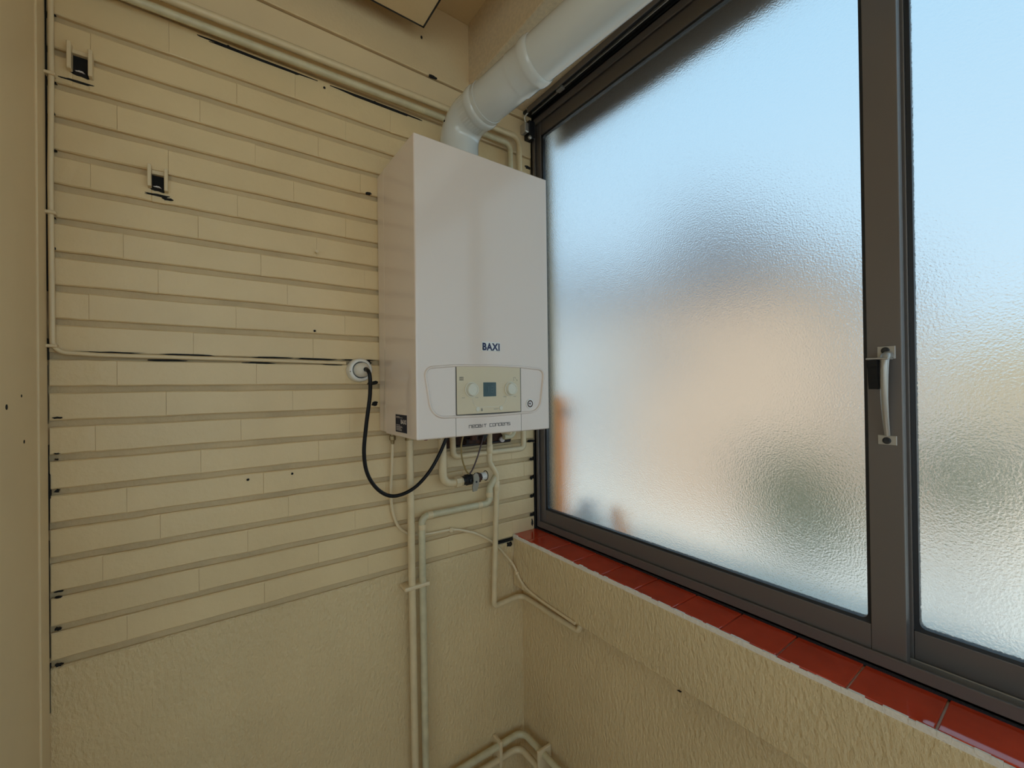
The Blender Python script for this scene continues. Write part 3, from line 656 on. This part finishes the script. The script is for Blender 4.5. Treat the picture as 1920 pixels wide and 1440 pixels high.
# ------------------------------------------------------------------ bracket remains in the wall
def bracket(label, x0, x1, z0, z1):
    b = thing('wall_bracket', label, 'bracket', ((x0+x1)/2, 0, z0), 'cut bracket remains in brick wall')
    obj('cavity', B((x0+.0055, .0030, z0+.006), (x1-.0055, .0095, z1-.012)), M_VOID, b)
    obj('brick_stub', B((x0+.0055, .0005, z0-.022), (x1-.0055, .0095, z0+.006), .001), M_BRICK, b)
    for i, x in enumerate((x0, x1-.0062)):
        dz = -.004*i
        obj('flange', B((x, -.016, z0+.004+dz), (x+.0062, .004, z1+dz), .001), M_WIRE, b)
    obj('bridge', B((x0+.006, -.006, z1-.016), (x1-.006, .004, z1-.008), .001), M_WIRE, b)
    bm = grime_shade((x0+x1)/2, z0+.004, (x1-x0)*.95, .010, -.001, .6, seed=11); obj('chipped_edge', bm, M_VOID, b)
    bm = grime_shade((x0+x1)/2-.001, z0+.010, (x1-x0)*.45, .008, -.001, .7, seed=5); obj('plaster_crumb', bm, M_PALE, b)
    return b
bracket('cut bracket in upper left brick near the wall corner', -1.0925, -1.0570, 2.112, 2.168)
bracket('cut bracket lower down in brick wall left of boiler', -.9770, -.9440, 1.918, 1.968)
tag(obj('wall_nail', lathe(bmesh.new(), (-.655, .0, 1.843), (0, -1, 0), ((0, .0022), (.014, .0022), (.0145, .004), (.016, .004)), 10), M_WIRE, None), 'painted nail sticking out of brick wall left of boiler', 'nail')

# ------------------------------------------------------------------ overhead cupboard, only its underside shows
oc = thing('overhead_cupboard', 'cream underside of overhead cupboard outlined by black joint at the ceiling', 'cupboard', (-.8, -.5, 2.52))
hx, hy, hz = -.3830, -.0680, 2.50
obj('base_panel', B((X_L+.004, -1.10, hz), (hx-.004, hy-.004, hz+.016)), M_PLASTER2, oc)
obj('carcass', B((X_L+.004, -1.10, hz+.016), (hx-.006, hy-.006, Z_C-.001)), M_WALL, oc)
obj('edge_strip', B((hx-.0045, -1.10, hz-.0008), (hx, hy, hz+.014)), M_GASK, oc)
obj('edge_strip', B((X_L+.004, hy-.0045, hz-.0008), (hx, hy, hz+.014)), M_GASK, oc)

# ------------------------------------------------------------------ outside
M_GROUND = mat('pale paved yard', (0.78, 0.74, 0.66), .9, vary=(.4, .15))
M_OCHRE = mat('ochre render', (0.56, 0.41, 0.30), .85, vary=(.5, .12))
M_SAND = mat('sand render', (0.66, 0.56, 0.44), .85, vary=(.5, .1))
M_PALEB = mat('pale render', (0.70, 0.68, 0.64), .85, vary=(.5, .1))
M_GREYB = mat('grey render', (0.48, 0.48, 0.47), .85, vary=(.5, .1))
M_ROOF = mat('grey roof tile', (0.17, 0.18, 0.21), .8, vary=(1.5, .2))
M_TERR = mat('ochre roof tile', (0.46, 0.33, 0.16), .8, vary=(1.5, .2))
M_PANE = mat('dark window pane', (0.05, 0.06, 0.08), .1)
M_LEAF = mat('dark green foliage', (0.035, 0.075, 0.03), .8, vary=(3, .4))
M_BARK = mat('bark', (0.10, 0.07, 0.05), .9)
M_ORANGE = mat('orange plastic', (0.95, 0.45, 0.08), .45)
_n = M_ORANGE.node_tree.nodes; _l = M_ORANGE.node_tree.links      # translucent orange plastic
_t = _n.new('ShaderNodeBsdfTranslucent'); _t.inputs['Color'].default_value = (1.0, 0.50, 0.10, 1)
_m = _n.new('ShaderNodeMixShader'); _m.inputs[0].default_value = .6
_l.new(_n['Principled BSDF'].outputs[0], _m.inputs[1]); _l.new(_t.outputs[0], _m.inputs[2]); _l.new(_m.outputs[0], _n['Material Output'].inputs['Surface'])
M_GALV = mat('galvanised metal', (0.50, 0.58, 0.68), .4, metal=.1)
M_SLATB = mat('beige grey shutter slat', (0.75, 0.68, 0.66), .6)
struct(obj('ground', B((-60, -60, -3.2), (90, 90, -3.0)), M_GROUND), 'pale paved yard far below the window')
def gable_house(name, label, x0, x1, y0, y1, zb, ze, zr, wallm, roofm, wins, ridge='x'):
    h = thing(name, label, 'building', ((x0+x1)/2, (y0+y1)/2, zb))
    obj('wall', B((x0, y0, zb), (x1, y1, ze)), wallm, h)
    bm = bmesh.new(); o_ = .35; ym = (y0+y1)/2
    if ridge == 'x': prism(bm, [(y0-o_, ze-.1), (ym, zr), (y1+o_, ze-.1), (y1+o_, ze-.3), (y0-o_, ze-.3)], 'x', x0-.4, x1+.4)
    else:
        xm = (x0+x1)/2; prism(bm, [(x0-o_, ze-.1), (xm, zr), (x1+o_, ze-.1), (x1+o_, ze-.3), (x0-o_, ze-.3)], 'y', y0-.4, y1+.4)
    obj('roof', bm, roofm, h)
    for (yc_, zc, w, hh) in wins:
        f = obj('window', B((x0-.06, yc_-w/2, zc-hh/2), (x0+.05, yc_+w/2, zc+hh/2)), M_PALEB, h)
        obj('pane', B((x0-.08, yc_-w/2+.1, zc-hh/2+.1), (x0, yc_+w/2-.1, zc+hh/2-.1)), M_PANE, f)
    return h
gable_house('house', 'ochre rendered house with grey gabled roof beyond the left frosted pane', 12, 20, 2.9, 9.1, -3, 4.7, 7.2, M_OCHRE, M_ROOF,
            [(7.6, 2.4, 1.2, 1.5), (4.4, -1.0, 1.2, 1.5)])
gable_house('house', 'pale grey house at far left beyond the frosted pane', 13, 19, 10.0, 17, -3, 5.4, 7.2, M_GREYB, M_ROOF, [(11.6, .6, 1.2, 1.5)])
gable_house('house', 'low sand-coloured house with ochre tiled roof beyond the right pane', 18, 26, -7.0, 1.8, -3, 1.4, 3.0, M_SAND, M_TERR, [(-.6, -.6, 1.3, 1.4), (-3.0, -.6, 1.3, 1.4)], 'y')
def tree(label, x, y, zb, h, rad, seed):
    t = thing('tree', label, 'tree', (x, y, zb)); r = random.Random(seed)
    obj('trunk', sweep(bmesh.new(), smoothpath([(x, y, zb), (x+.1, y, zb+h*.3), (x, y+.1, zb+h*.62)], 4), [.16-.008*i for i in range(9)], 10), M_BARK, t, smooth=True)
    bm = bmesh.new()
    for i in range(26):
        d = V((r.gauss(0, 1), r.gauss(0, 1), r.gauss(0, 1))).normalized()*rad*r.uniform(.2, .9)
        c = V((x, y, zb+h-rad*.9))+V((d.x, d.y, d.z*1.1))
        g = bmesh.ops.create_icosphere(bm, subdivisions=2, radius=rad*r.uniform(.28, .45), matrix=Matrix.Translation(c))
        for v in g['verts']: v.co += V((r.uniform(-1, 1), r.uniform(-1, 1), r.uniform(-1, 1)))*rad*.05
    cr = obj('crown', bm, M_LEAF, t); cr['kind'] = 'stuff'
tree('dark green tree in the yard beyond the left frosted pane', 6.2, 1.42, -3, 3.25, .78, 1)
tree('small green tree beyond the right frosted pane', 8.5, .05, -3, 3.6, .65, 4)
# things just outside the window
ol = struct(obj('trim_2', B((.14, Y_F, .93), (.42, .6, .962), .004), mat('pale ledge stone', (0.86, 0.79, 0.69), .7)), 'pale stone outer window ledge')
op = thing('orange_post', 'orange post standing outside the glass beside the boiler', 'post', (.24, .074, .962))
obj('shaft', sweep(bmesh.new(), [(.24, .074, .962), (.24, .074, 1.43), (.24, .074, 1.452), (.24, .074, 1.464)], [.026, .026, .021, .009], 20), M_ORANGE, op, smooth=True)
obj('clamp', B((.218, .030, 1.385), (.262, .050, 1.405), .003), M_DKIRON, op)
oq = thing('orange_stake', 'short tilted orange stake standing outside the lower edge of the glass', 'post', (.24, -.235, .962))
obj('shaft', sweep(bmesh.new(), [(.24, -.240, .962), (.24, -.206, 1.055), (.24, -.198, 1.078), (.24, -.196, 1.088)], [.017, .016, .014, .006], 14), M_ORANGE, oq, smooth=True)
vc = thing('vent_cowl', 'small grey metal cowl on white base outside the lower left glass', 'vent', (.26, -.05, .962))
obj('base', lathe(bmesh.new(), (.26, -.05, .962), (0, 0, 1), ((0, .072), (.060, .064), (.070, .026)), 24), M_PLAST, vc, smooth=True)
obj('cap', lathe(bmesh.new(), (.26, -.05, 1.032), (0, 0, 1), ((0, .014), (.012, .024), (.030, .028), (.046, .014)), 24), M_GALV, vc, smooth=True)
# roller shutter, nearly rolled up
rs_ = thing('roller_shutter', 'beige grey roller shutter slats just below the head outside the glass', 'shutter', (.17, -1.8, 2.35))
for i in range(4):
    obj('slat', B((.160, Y_F+.03, 2.352+.046*i), (.172, -.02, 2.352+.046*i+.0445), .004, 2), M_SLATB, rs_)
struct(obj('wall_outer_head', B((.14, Y_F, 2.49), (.30, .3, Z_C+.15)), M_PALEB), 'outer lintel above the window')
